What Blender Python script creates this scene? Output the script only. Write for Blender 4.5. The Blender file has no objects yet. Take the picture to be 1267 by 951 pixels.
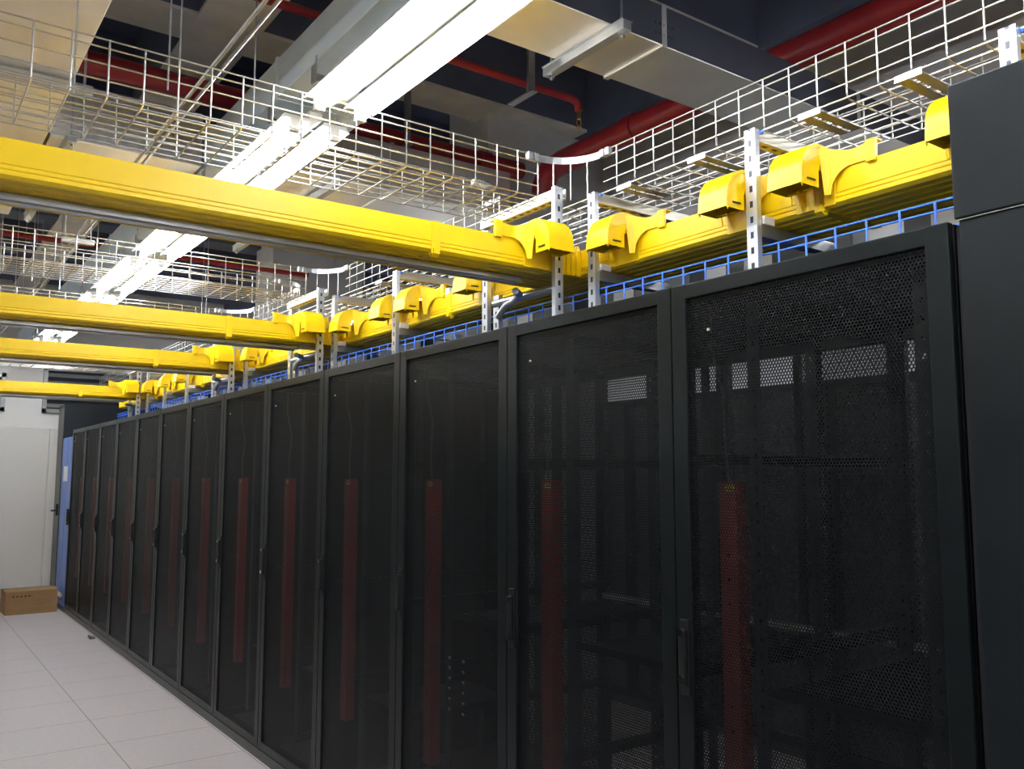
import bpy, bmesh, math, random
from mathutils import Vector, Matrix
random.seed(7)
S = bpy.context.scene
COL = S.collection
# ------------------------------------------------------------------ camera, world, exposure
F_PX, YAW, PITCH, ROLL, EYE = 1076.87, 0.62349, 0.10421, 0.00048, 1.5706
cd = bpy.data.cameras.new('camera'); cam = bpy.data.objects.new('camera', cd); COL.objects.link(cam)
cd.sensor_width = 36.0; cd.lens = F_PX / 1267 * 36.0; cd.clip_start = 0.02; cd.clip_end = 100
fw = Vector((math.sin(YAW)*math.cos(PITCH), math.cos(YAW)*math.cos(PITCH), math.sin(PITCH)))
rt = Vector((math.cos(YAW), -math.sin(YAW), 0)); up = rt.cross(fw)
r2 = rt*math.cos(ROLL) + up*math.sin(ROLL); u2 = -rt*math.sin(ROLL) + up*math.cos(ROLL)
cam.matrix_world = Matrix(((r2.x, u2.x, -fw.x, 0), (r2.y, u2.y, -fw.y, 0), (r2.z, u2.z, -fw.z, EYE), (0, 0, 0, 1)))
S.camera = cam
w = bpy.data.worlds.new('world'); S.world = w; w.use_nodes = True
w.node_tree.nodes['Background'].inputs[0].default_value = (0.6, 0.7, 1.0, 1)
w.node_tree.nodes['Background'].inputs[1].default_value = 0.02
S.view_settings.view_transform = 'Standard'; S.view_settings.look = 'None'
S.view_settings.gamma = 1.0; S.view_settings.use_curve_mapping = False
S.view_settings.exposure = 0.92
S.cycles.transparent_max_bounces = 20
S.cycles.max_bounces = 8
TUBE = 22.0          # strength of the fluorescent tubes

# ------------------------------------------------------------------ measured positions (metres)
XF = 1.786                     # rack front plane
Y0, PITCHY, NR = 0.9126, 0.8, 13
ZT, ZB = 2.103, 0.063
XT, TW = 2.27, 0.30            # yellow row trough near face, width
TZ, TH = 2.375, 0.112
BEAM_Y = [2.67, 5.0, 6.67, 9.69]
BASK_Y = [2.70, 5.08, 6.75, 9.76]
BZ = 2.68
WORDS = ['first', 'second', 'third', 'fourth', 'fifth', 'sixth', 'seventh', 'eighth', 'ninth', 'tenth', 'eleventh', 'twelfth', 'thirteenth', 'fourteenth', 'fifteenth', 'sixteenth']

# ------------------------------------------------------------------ materials
def newmat(name):
    m = bpy.data.materials.new(name); m.use_nodes = True
    return m, m.node_tree, m.node_tree.nodes['Principled BSDF']
def mat(name, col, rough=0.5, metal=0.0, var=0.08, scale=6.0, rvar=0.1, bump=0.0, bscale=200, spec=0.5, stretch=None):
    m, t, p = newmat(name); N = t.nodes; L = t.links
    p.inputs['Metallic'].default_value = metal
    p.inputs['Specular IOR Level'].default_value = spec
    tc = N.new('ShaderNodeTexCoord'); nz = N.new('ShaderNodeTexNoise'); nz.inputs['Scale'].default_value = scale
    nz.inputs['Detail'].default_value = 5
    src = tc.outputs['Object']
    if stretch:
        mp = N.new('ShaderNodeMapping'); mp.inputs['Scale'].default_value = stretch; L.new(src, mp.inputs[0]); src = mp.outputs[0]
    L.new(src, nz.inputs['Vector'])
    r = N.new('ShaderNodeValToRGB'); L.new(nz.outputs['Fac'], r.inputs[0])
    r.color_ramp.elements[0].position = 0.3; r.color_ramp.elements[1].position = 0.7
    r.color_ramp.elements[0].color = tuple(c*(1-var) for c in col)+(1,)
    r.color_ramp.elements[1].color = tuple(min(1, c*(1+var)) for c in col)+(1,)
    L.new(r.outputs[0], p.inputs['Base Color'])
    mr = N.new('ShaderNodeMapRange'); L.new(nz.outputs['Fac'], mr.inputs[0])
    mr.inputs[3].default_value = max(0.02, rough-rvar*0.5); mr.inputs[4].default_value = rough+rvar*0.5
    L.new(mr.outputs[0], p.inputs['Roughness'])
    if bump:
        b = N.new('ShaderNodeBump'); n2 = N.new('ShaderNodeTexNoise'); n2.inputs['Scale'].default_value = bscale
        L.new(tc.outputs['Object'], n2.inputs['Vector']); L.new(n2.outputs['Fac'], b.inputs['Height'])
        b.inputs['Strength'].default_value = bump; b.inputs['Distance'].default_value = 0.002
        L.new(b.outputs[0], p.inputs['Normal'])
    return m
def emis(name, col, s):
    m, t, p = newmat(name); p.inputs['Base Color'].default_value = (1, 1, 1, 1)
    p.inputs['Emission Color'].default_value = col+(1,); p.inputs['Emission Strength'].default_value = s
    return m
def mathn(N, op, a=None, b=None):
    n = N.new('ShaderNodeMath'); n.operation = op
    for i, v in enumerate((a, b)):
        if isinstance(v, (int, float)): n.inputs[i].default_value = v
    return n
def perforated(name, col, pitch, rad, rough=0.45):
    """sheet metal punched with staggered round holes (object y / z)"""
    m, t, p = newmat(name); N = t.nodes; L = t.links
    p.inputs['Base Color'].default_value = col+(1,); p.inputs['Roughness'].default_value = rough
    p.inputs['Specular IOR Level'].default_value = 0.3
    tc = N.new('ShaderNodeTexCoord'); sp = N.new('ShaderNodeSeparateXYZ'); L.new(tc.outputs['Object'], sp.inputs[0])
    ay, az = pitch, pitch*math.sqrt(3)
    ds = []
    for off in (0.0, 0.5):
        cs = []
        for out, a in (('Y', ay), ('Z', az)):
            d = mathn(N, 'DIVIDE', None, a); L.new(sp.outputs[out], d.inputs[0])
            o = mathn(N, 'ADD', None, off+100); L.new(d.outputs[0], o.inputs[0])
            f = mathn(N, 'FRACT'); L.new(o.outputs[0], f.inputs[0])
            s = mathn(N, 'SUBTRACT', None, 0.5); L.new(f.outputs[0], s.inputs[0])
            k = mathn(N, 'MULTIPLY', None, a); L.new(s.outputs[0], k.inputs[0])
            q = mathn(N, 'MULTIPLY'); L.new(k.outputs[0], q.inputs[0]); L.new(k.outputs[0], q.inputs[1])
            cs.append(q)
        a_ = mathn(N, 'ADD'); L.new(cs[0].outputs[0], a_.inputs[0]); L.new(cs[1].outputs[0], a_.inputs[1]); ds.append(a_)
    mn = mathn(N, 'MINIMUM'); L.new(ds[0].outputs[0], mn.inputs[0]); L.new(ds[1].outputs[0], mn.inputs[1])
    gt = mathn(N, 'GREATER_THAN', None, rad*rad); L.new(mn.outputs[0], gt.inputs[0])
    L.new(gt.outputs[0], p.inputs['Alpha'])
    return m
def slotted(name, col, pitch, sw, sh, rough, metal, off=0.0, axis='Z', cross='Y', cc=0.0):
    """metal profile with a line of slots, punched through or painted in as dark shade"""
    m, t, p = newmat(name); N = t.nodes; L = t.links
    p.inputs['Base Color'].default_value = col+(1,); p.inputs['Roughness'].default_value = rough; p.inputs['Metallic'].default_value = metal
    tc = N.new('ShaderNodeTexCoord'); sp = N.new('ShaderNodeSeparateXYZ'); L.new(tc.outputs['Object'], sp.inputs[0])
    d = mathn(N, 'DIVIDE', None, pitch); L.new(sp.outputs[axis], d.inputs[0])
    o = mathn(N, 'ADD', None, 100+off); L.new(d.outputs[0], o.inputs[0]); f = mathn(N, 'FRACT'); L.new(o.outputs[0], f.inputs[0])
    s = mathn(N, 'SUBTRACT', None, 0.5); L.new(f.outputs[0], s.inputs[0]); a = mathn(N, 'ABSOLUTE'); L.new(s.outputs[0], a.inputs[0])
    lt = mathn(N, 'LESS_THAN', None, sh/pitch/2); L.new(a.outputs[0], lt.inputs[0])
    c0 = mathn(N, 'SUBTRACT', None, cc); L.new(sp.outputs[cross], c0.inputs[0])
    b = mathn(N, 'ABSOLUTE'); L.new(c0.outputs[0], b.inputs[0]); l2 = mathn(N, 'LESS_THAN', None, sw/2); L.new(b.outputs[0], l2.inputs[0])
    mu = mathn(N, 'MULTIPLY'); L.new(lt.outputs[0], mu.inputs[0]); L.new(l2.outputs[0], mu.inputs[1])
    inv = mathn(N, 'SUBTRACT', 1.0); L.new(mu.outputs[0], inv.inputs[1])
    if name == 'rack_rail': L.new(inv.outputs[0], p.inputs['Alpha'])
    else:
        cm = N.new('ShaderNodeMixRGB'); cm.inputs[1].default_value = col+(1,); cm.inputs[2].default_value = (0.012, 0.014, 0.03, 1)
        L.new(mu.outputs[0], cm.inputs[0]); L.new(cm.outputs[0], p.inputs['Base Color'])
        mm = mathn(N, 'MULTIPLY', None, metal); L.new(inv.outputs[0], mm.inputs[0]); L.new(mm.outputs[0], p.inputs['Metallic'])
    return m
def tiles_mat(name, col, joint, x0, y0, size, holes=False):
    m, t, p = newmat(name); N = t.nodes; L = t.links
    tc = N.new('ShaderNodeTexCoord'); sp = N.new('ShaderNodeSeparateXYZ'); L.new(tc.outputs['Object'], sp.inputs[0])
    outs = []
    for out, o0 in (('X', x0), ('Y', y0)):
        a = mathn(N, 'SUBTRACT', None, o0-60*size); L.new(sp.outputs[out], a.inputs[0])
        d = mathn(N, 'DIVIDE', None, size); L.new(a.outputs[0], d.inputs[0]); f = mathn(N, 'FRACT'); L.new(d.outputs[0], f.inputs[0])
        s = mathn(N, 'SUBTRACT', None, 0.5); L.new(f.outputs[0], s.inputs[0]); b = mathn(N, 'ABSOLUTE'); L.new(s.outputs[0], b.inputs[0])
        g = mathn(N, 'GREATER_THAN', None, 0.5-0.0032/size); L.new(b.outputs[0], g.inputs[0]); outs.append(g)
    mx = mathn(N, 'MAXIMUM'); L.new(outs[0].outputs[0], mx.inputs[0]); L.new(outs[1].outputs[0], mx.inputs[1])
    nz = N.new('ShaderNodeTexNoise'); nz.inputs['Scale'].default_value = 35; nz.inputs['Detail'].default_value = 6; L.new(tc.outputs['Object'], nz.inputs[0])
    r = N.new('ShaderNodeValToRGB'); L.new(nz.outputs['Fac'], r.inputs[0])
    r.color_ramp.elements[0].position = 0.35; r.color_ramp.elements[1].position = 0.65
    r.color_ramp.elements[0].color = tuple(c*0.93 for c in col)+(1,); r.color_ramp.elements[1].color = col+(1,)
    mix = N.new('ShaderNodeMixRGB'); L.new(mx.outputs[0], mix.inputs[0]); L.new(r.outputs[0], mix.inputs[1]); mix.inputs[2].default_value = joint+(1,)
    src = mix.outputs[0]
    if holes:
        vals = []
        for out, pt, hw in (('X', 0.045, 0.62), ('Y', 0.022, 0.5)):
            d = mathn(N, 'DIVIDE', None, pt); L.new(sp.outputs[out], d.inputs[0]); o = mathn(N, 'ADD', None, 500); L.new(d.outputs[0], o.inputs[0])
            f = mathn(N, 'FRACT'); L.new(o.outputs[0], f.inputs[0]); l = mathn(N, 'LESS_THAN', None, hw); L.new(f.outputs[0], l.inputs[0]); vals.append(l)
        mu = mathn(N, 'MULTIPLY'); L.new(vals[0].outputs[0], mu.inputs[0]); L.new(vals[1].outputs[0], mu.inputs[1])
        m2 = N.new('ShaderNodeMixRGB'); L.new(mu.outputs[0], m2.inputs[0]); L.new(src, m2.inputs[1]); m2.inputs[2].default_value = (0.02, 0.02, 0.02, 1)
        src = m2.outputs[0]
    L.new(src, p.inputs['Base Color']); p.inputs['Roughness'].default_value = 0.42
    return m

M = {}
M['floor'] = tiles_mat('floor_tile', (0.53, 0.48, 0.485), (0.20, 0.18, 0.185), 1.18, 5.11, 0.6)
M['grille'] = tiles_mat('vent_tile', (0.72, 0.66, 0.62), (0.2, 0.18, 0.18), 1.18, 5.11, 0.6, True)
M['white_wall'] = mat('white_wall', (0.78, 0.765, 0.74), 0.6, var=0.02, scale=2)
M['panel'] = mat('wall_panel', (0.72, 0.69, 0.65), 0.5, var=0.015, scale=2)
M['grey_wall'] = mat('grey_wall', (0.58, 0.58, 0.60), 0.8, var=0.12, scale=3)
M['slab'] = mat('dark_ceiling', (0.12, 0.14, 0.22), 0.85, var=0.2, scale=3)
M['concrete'] = mat('lit_beam_concrete', (0.82, 0.79, 0.75), 0.85, var=0.12, scale=4, bump=0.3, bscale=80)
M['yellow'] = mat('yellow_plastic', (0.94, 0.62, 0.003), 0.36, var=0.03, scale=3, rvar=0.06)
M['yellow_dark'] = mat('yellow_trough_base', (0.62, 0.36, 0.02), 0.45, var=0.06, scale=3)
M['black'] = mat('black_coated_steel', (0.008, 0.011, 0.0125), 0.36, spec=0.27, var=0.15, scale=5, rvar=0.12, bump=0.05, bscale=900)
M['black_panel'] = mat('black_side_panel', (0.010, 0.013, 0.0155), 0.40, spec=0.3, var=0.3, scale=4, rvar=0.15, bump=0.05, bscale=900)
M['black_inner'] = mat('black_inner_steel', (0.006, 0.0065, 0.0075), 0.5, var=0.2)
M['plinth'] = mat('grey_plinth', (0.10, 0.10, 0.095), 0.5)
M['mesh'] = perforated('perforated_door', (0.006, 0.008, 0.010), 0.0088, 0.0034)
M['mesh_lit'] = perforated('perforated_lit_door', (0.22, 0.24, 0.23), 0.0088, 0.0030)
M['rail'] = slotted('rack_rail', (0.05, 0.055, 0.06), 0.0445, 0.010, 0.012, 0.4, 0.3)
M['galv'] = mat('galvanised_steel', (0.50, 0.52, 0.55), 0.34, 0.85, var=0.08, scale=14, rvar=0.14)
M['galv_duct'] = mat('galvanised_duct', (0.88, 0.87, 0.85), 0.42, 0.9, var=0.07, scale=3, rvar=0.2)
M['duct_light'] = mat('painted_duct', (0.70, 0.80, 0.90), 0.5, 0.0, var=0.05, scale=3)
M['strut_z'] = slotted('slotted_strut', (0.62, 0.65, 0.70), 0.05, 0.012, 0.021, 0.32, 0.8)
M['strut_x'] = slotted('slotted_arm', (0.60, 0.58, 0.50), 0.05, 0.014, 0.026, 0.4, 0.7, axis='X', cross='Y')
M['strut_y'] = slotted('slotted_bar', (0.66, 0.66, 0.62), 0.05, 0.014, 0.026, 0.36, 0.7, axis='Y', cross='X')
M['wire'] = mat('zinc_wire', (0.47, 0.46, 0.435), 0.32, 0.9, var=0.05)
M['duct_dark'] = mat('dark_duct_side', (0.055, 0.06, 0.085), 0.4, var=0.15, scale=3)
M['blue_wire'] = mat('blue_wire', (0.08, 0.22, 0.85), 0.35, 0.0, var=0.05)
M['blue'] = mat('blue_cabinet', (0.09, 0.20, 0.58), 0.35, var=0.06)
M['red'] = mat('red_pipe_paint', (0.34, 0.022, 0.032), 0.38, var=0.12, scale=8)
M['pdu'] = mat('red_power_strip', (0.36, 0.042, 0.03), 0.42, var=0.06)
M['pdu_dark'] = mat('strip_socket', (0.03, 0.035, 0.04), 0.4)
M['label'] = mat('yellow_label', (0.85, 0.72, 0.03), 0.5, var=0.02)
M['ink'] = mat('black_ink', (0.02, 0.02, 0.02), 0.6)
M['white'] = mat('white_enamel', (0.85, 0.85, 0.84), 0.4, var=0.02)
M['chrome'] = mat('chrome', (0.75, 0.75, 0.76), 0.15, 1.0)
M['brass'] = mat('brass', (0.75, 0.55, 0.2), 0.3, 1.0)
M['card'] = mat('cardboard', (0.33, 0.19, 0.085), 0.8, var=0.1, scale=5, bump=0.15, bscale=60, stretch=(1, 1, 6))
M['tape'] = mat('packing_tape', (0.30, 0.17, 0.075), 0.3, var=0.04)
M['louver'] = mat('louver_aluminium', (0.30, 0.305, 0.31), 0.4, 0.5)
M['dark'] = mat('dark_void', (0.015, 0.016, 0.02), 0.8)
M['cable_red'] = mat('red_cable', (0.30, 0.05, 0.03), 0.5)
M['cable_grey'] = mat('grey_cable', (0.28, 0.28, 0.27), 0.5)
M['cable_blue'] = mat('blue_cable', (0.03, 0.22, 0.75), 0.4)
M['cable_yellow'] = mat('yellow_cable', (0.8, 0.5, 0.02), 0.45)
M['tube'] = emis('fluorescent_tube', (0.94, 0.975, 1.0), TUBE)

# ------------------------------------------------------------------ mesh helpers
class MB:
    def __init__(s): s.bm = bmesh.new()
    def box(s, x0, x1, y0, y1, z0, z1, bev=0.0):
        r = bmesh.ops.create_cube(s.bm, size=1.0)
        vs = r['verts']
        for v in vs:
            v.co = Vector(((x0+x1)/2+v.co.x*(x1-x0), (y0+y1)/2+v.co.y*(y1-y0), (z0+z1)/2+v.co.z*(z1-z0)))
        if bev:
            es = list({e for v in vs for e in v.link_edges})
            bmesh.ops.bevel(s.bm, geom=es, offset=bev, segments=2, affect='EDGES', profile=0.6)
        return s
    def tube(s, pts, r, n=6, cap=True):
        pts = [Vector(p) for p in pts]; rings = []
        for i, p in enumerate(pts):
            if i == 0: d = pts[1]-p
            elif i == len(pts)-1: d = p-pts[i-1]
            else: d = (pts[i+1]-p).normalized()+(p-pts[i-1]).normalized()
            d.normalize()
            a = Vector((0, 0, 1)) if abs(d.z) < 0.8 else Vector((1, 0, 0))
            if i and len(pts) > 2: a = ref - d*ref.dot(d)
            u = a - d*a.dot(d); u.normalize(); v = d.cross(u); ref = u
            k = r[i] if isinstance(r, (list, tuple)) else r
            rings.append([s.bm.verts.new(p+(u*math.cos(2*math.pi*j/n)+v*math.sin(2*math.pi*j/n))*k) for j in range(n)])
        for a, b in zip(rings, rings[1:]):
            for j in range(n): s.bm.faces.new((a[j], a[(j+1) % n], b[(j+1) % n], b[j]))
        if cap:
            s.bm.faces.new(list(reversed(rings[0]))); s.bm.faces.new(rings[-1])
        return s
    def prism(s, prof, f0, f1):
        """prof: 2-D points, f0/f1: maps (a,b)->3-D for either end"""
        A = [s.bm.verts.new(f0(*p)) for p in prof]; B = [s.bm.verts.new(f1(*p)) for p in prof]; n = len(prof)
        for i in range(n): s.bm.faces.new((A[i], A[(i+1) % n], B[(i+1) % n], B[i]))
        s.bm.faces.new(list(reversed(A))); s.bm.faces.new(B)
        return s
    def obj(s, name, m, parent=None, loc=(0, 0, 0), smooth=False, bevel=0.0):
        bmesh.ops.recalc_face_normals(s.bm, faces=s.bm.faces[:])
        me = bpy.data.meshes.new(name); s.bm.to_mesh(me); s.bm.free()
        me.materials.append(M[m] if isinstance(m, str) else m)
        if smooth:
            for p in me.polygons: p.use_smooth = True
            me.set_sharp_from_angle(angle=math.radians(40))
        o = bpy.data.objects.new(name, me); COL.objects.link(o); o.location = loc
        if parent: o.parent = parent
        if bevel:
            b = o.modifiers.new('bevel', 'BEVEL'); b.width = bevel; b.segments = 2; b.limit_method = 'ANGLE'
        return o
def thing(name, label, cat, loc=(0, 0, 0), rz=0.0, group=None):
    o = bpy.data.objects.new(name, None); COL.objects.link(o); o.location = loc; o.rotation_euler = (0, 0, rz)
    o.empty_display_size = 0.1; return tag(o, label, cat, group)
def tag(o, label, cat, group=None, kind=None):
    o['label'] = label; o['category'] = cat
    if group: o['group'] = group
    if kind: o['kind'] = kind
    return o
def struct(o): o['kind'] = 'structure'; return o
def dup(root, loc=None, label=None, rz=None):
    r = root.copy(); COL.objects.link(r)
    if loc is not None: r.location = loc
    if rz is not None: r.rotation_euler = (0, 0, rz)
    if label: r['label'] = label
    for ch in list(root.children):
        c = ch.copy(); COL.objects.link(c); c.parent = r
        for g in list(ch.children):
            d = g.copy(); COL.objects.link(d); d.parent = c
    return r

# ------------------------------------------------------------------ room shell
RX0, RX1, RY0, RY1, RZ = -3.2, 9.5, -3.5, 12.7, 4.5
struct(MB().box(RX0, RX1, RY0, RY1, -0.1, 0).obj('floor', 'floor'))
struct(MB().box(RX0, RX1, RY0, RY1, RZ, RZ+0.1).obj('ceiling', 'slab'))
struct(MB().box(RX0, RX1, RY1, RY1+0.12, 0, RZ).obj('wall_far', 'white_wall'))
struct(MB().box(RX0-0.12, RX0, RY0, RY1, 0, RZ).obj('wall_left', 'white_wall'))
struct(MB().box(RX1, RX1+0.12, RY0, RY1, 0, RZ).obj('wall_right', 'grey_wall'))
struct(MB().box(RX0, RX1, RY0-0.12, RY0, 0, RZ).obj('wall_back', 'white_wall'))
# the wall that drops from the ceiling behind the racks
struct(MB().box(4.2, 4.35, RY0, 4.68, 2.6, RZ).obj('wall_upper_right', 'grey_wall'))
n = 1
def ceiling_beam(x0, x1, y0, y1, z, lit_strip):
    """downstand beam, side shade painted dark; some get a pale strip as lit underside"""
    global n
    struct(MB().box(x0, x1, y0, y1, z+(0.02 if lit_strip else 0), RZ).obj('trim_%d' % n, 'slab')); n += 1
    if lit_strip: struct(MB().box(x0, x1, y0, y1, z, z+0.02).obj('trim_%d' % n, 'concrete')); n += 1
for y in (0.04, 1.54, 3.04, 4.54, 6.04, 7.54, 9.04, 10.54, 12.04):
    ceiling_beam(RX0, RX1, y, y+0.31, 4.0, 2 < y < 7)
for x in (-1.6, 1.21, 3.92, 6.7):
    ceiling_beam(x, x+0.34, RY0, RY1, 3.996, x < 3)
for y in (4.68, 8.68):
    struct(MB().box(3.17, 4.2, y, y+0.5, 0, RZ).obj('trim_%d' % n, 'grey_wall')); n += 1
# lower wall panelling on the far wall (aluminium-framed white panels)
pm = MB()
for x0, x1 in ((-0.62, 0.55), (0.56, 1.72), (1.73, 2.6)):
    pm.box(x0, x1-0.006, RY1-0.035, RY1, 0.02, 2.17, 0.004)
struct(pm.obj('trim_%d' % n, 'panel')); n += 1
struct(MB().box(-0.62, 2.6, RY1-0.03, RY1, 2.172, 2.19).obj('trim_%d' % n, 'white_wall')); n += 1
# louvres
def louver(x0, x1, z0, z1, label):
    t = thing('wall_louver', label, 'vent', (x0, RY1, z0), 0, 'louvred vents high on the far wall')
    W, Hh = x1-x0, z1-z0
    fr = MB(); b = 0.05
    fr.box(0, W, -0.05, 0, 0, b).box(0, W, -0.05, 0, Hh-b, Hh).box(0, b, -0.05, 0, 0, Hh).box(W-b, W, -0.05, 0, 0, Hh)
    fr.obj('frame', 'louver', t)
    MB().box(b, W-b, -0.006, -0.001, b, Hh-b).obj('backing', 'dark', t)
    k = int((Hh-2*b)/0.09)
    for i in range(k):
        z = b+0.02+i*(Hh-2*b)/k
        s = MB(); s.prism([(-0.045, 0), (-0.008, 0.05), (-0.006, 0.047), (-0.043, -0.003)], lambda a, c: Vector((b, a, z+c)), lambda a, c: Vector((W-b, a, z+c)))
        s.obj('slat', 'louver', t)
louver(1.62, 3.1, 2.38, 2.98, 'long grey louvred vent on the far wall above the tall black cabinet')
louver(0.2, 1.2, 2.38, 2.86, 'grey louvred vent cut off at the left edge of the photo on far wall')

# ------------------------------------------------------------------ air ducts
def duct(name, label, x0, x1, y0, y1, z0, z1, m='galv_duct', seams=(), axis='x'):
    t = thing(name, label, 'duct', ((x0+x1)/2, (y0+y1)/2, z0)); cx, cy = (x0+x1)/2, (y0+y1)/2
    MB().box(x0-cx, x1-cx, y0-cy, y1-cy, 0, z1-z0, 0.004).obj('duct_body', m, t)
    for s in seams:
        if axis == 'x': f = MB().box(s-cx-0.012, s-cx+0.012, y0-cy-0.006, y1-cy+0.006, -0.006, z1-z0+0.006)
        else: f = MB().box(x0-cx-0.006, x1-cx+0.006, s-cy-0.012, s-cy+0.012, -0.006, z1-z0+0.006)
        f.obj('duct_flange', m, t)
    return t
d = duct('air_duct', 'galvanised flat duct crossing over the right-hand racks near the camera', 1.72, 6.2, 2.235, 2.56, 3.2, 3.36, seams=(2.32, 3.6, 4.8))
MB().box(-2.235, 2.235, -0.1655, -0.163, 0.003, 0.158).obj('dark_side_sheet', 'duct_dark', d)  # thin dark sheet over the duct's near face
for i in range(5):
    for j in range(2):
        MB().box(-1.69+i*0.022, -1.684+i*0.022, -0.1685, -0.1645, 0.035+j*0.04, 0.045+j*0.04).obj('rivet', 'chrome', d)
duct('lighting_trunk_duct', 'long pale blue duct running above the double row of tube lights', 1.29, 1.71, -3.4, 12.6, 3.2, 3.38, 'duct_light', seams=(-0.5, 3.55, 7.0, 10.0), axis='y')
duct('air_duct', 'wide cream-lit duct at the top left corner of the photo', -0.7, 0.545, -3.4, 6.2, 3.205, 3.5, seams=(0.6, 3.95), axis='y')
duct('air_duct', 'wide grey galvanised duct crossing above the nearest yellow trough', 0.56, 1.28, 4.62, 6.0, 3.21, 3.5)
duct('air_duct', 'wide grey galvanised duct between the tube lights and the concrete column', 1.72, 3.15, 4.4, 6.0, 3.21, 3.5, seams=(2.3,))
# hangers for ducts
def duct_hanger(x, y0, y1, z, label, ax='y'):
    t = thing('duct_hanger', label, 'hanger', (x, y0, z), 0, 'channel hangers under the ducts')
    L_ = y1-y0
    if ax == 'y':
        MB().box(-0.02, 0.02, 0, L_, -0.04, -0.002, 0.002).box(-0.026, -0.02, 0, L_, -0.006, -0.002).box(0.02, 0.026, 0, L_, -0.006, -0.002).obj('channel', 'galv', t)
        e = [(0, 0.03), (0, L_-0.03)]
    else:
        MB().box(0, L_, -0.02, 0.02, -0.04, -0.002, 0.002).obj('channel', 'galv', t)
        e = [(0.03, 0), (L_-0.03, 0)]
    for a, b in e:
        MB().tube([(a, b, -0.06), (a, b, 4.5-z)], 0.005, 6).obj('threaded_rod', 'galv', t)
        MB().tube([(a, b, -0.055), (a, b, -0.04)], 0.012, 6).obj('nut', 'chrome', t)
duct_hanger(2.07, 2.17, 2.64, 3.2, 'steel channel hanger under the flat duct near the top centre of photo')
duct_hanger(-0.75, 0, 1.4, 3.2, 'steel channel under the cream-lit duct, seen through the basket at left', 'x')
bpy.context.view_layer.update()
hh = [o for o in COL.objects if o.name.startswith('duct_hanger')][-1]; hh.location = (-0.78, 3.9, 3.2)
duct_hanger(0.64, 4.5, 6.1, 3.2, 'steel channel hanger at the corner of the two left-hand ducts')
duct_hanger(1.95, 4.3, 6.1, 3.2, 'steel channel hanger under the grey duct right of the tube lights')

# ------------------------------------------------------------------ red sprinkler pipes
def pipe(name, label, pts, r, extra=None):
    o0 = Vector(pts[0]); t = thing(name, label, 'pipe', o0)
    MB().tube([Vector(p)-o0 for p in pts], r, 20).obj('pipe_run', 'red', t, smooth=True)
    if extra: extra(t, o0)
    return t
def couplings(pos, r, ax):
    def f(t, o0):
        for p in pos:
            a = Vector(p)-o0; d_ = Vector((0.04, 0, 0)) if ax == 'x' else Vector((0, 0.04, 0))
            MB().tube([a-d_, a+d_], r, 20).obj('coupling', 'red', t, smooth=True)
    return f
pipe('sprinkler_pipe', 'thick red pipe running along above the racks past the duct', [(3.47, -3.3, 3.6), (3.47, 4.25, 3.6), (3.47, 4.40, 3.58), (3.47, 4.46, 3.5), (3.47, 4.47, 3.44)], 0.078, couplings([(3.47, 3.6, 3.6), (3.47, 0.5, 3.6)], 0.088, 'y'))
pipe('sprinkler_pipe', 'thick red pipe crossing the aisle above the nearest wire basket', [(-3.0, 4.56, 3.6), (3.35, 4.56, 3.6)], 0.058, couplings([(1.95, 4.56, 3.6), (3.05, 4.56, 3.6), (0.2, 4.56, 3.6)], 0.068, 'x'))
def head(t, o0):
    a = Vector((3.0, 3.54, 3.6))-o0
    MB().tube([a+Vector((0, 0, -0.02)), a+Vector((0, 0, -0.075))], 0.011, 10).tube([a+Vector((-0.012, 0, -0.075)), a+Vector((-0.016, 0, -0.10)), a+Vector((0, 0, -0.12))], 0.003, 6).tube([a+Vector((0.012, 0, -0.075)), a+Vector((0.016, 0, -0.10)), a+Vector((0, 0, -0.12))], 0.003, 6).tube([a+Vector((0, 0, -0.118)), a+Vector((0, 0, -0.124))], 0.016, 12).obj('sprinkler_head', 'brass', t)
pipe('sprinkler_pipe', 'thin red branch pipe ending in a brass sprinkler head', [(-3.0, 3.54, 3.63), (2.96, 3.54, 3.63), (2.99, 3.54, 3.615), (3.0, 3.54, 3.57)], 0.021, head)
pipe('sprinkler_pipe', 'thin red pipe behind the second wire basket, left of the lights', [(-3.0, 8.3, 3.6), (3.4, 8.3, 3.6)], 0.025)
for x, y, lab in ((2.62, 3.54, 'pipe bracket on the thin red branch pipe near its sprinkler head'), (2.45, 4.56, 'pipe bracket on the thick red crossing pipe above the wire basket')):
    t = thing('pipe_bracket', 'galvanised ' + lab, 'bracket', (x, y, 3.56), 0, 'drop brackets holding the red pipes')
    MB().box(-0.004, 0.004, -0.07, -0.03, 0, 0.94).box(-0.02, 0.02, -0.074, -0.07, 0, 0.94).obj('upright', 'galv', t)
    MB().box(-0.02, 0.02, -0.10, 0.12, -0.012, -0.004).obj('cross_arm', 'galv', t)

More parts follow.
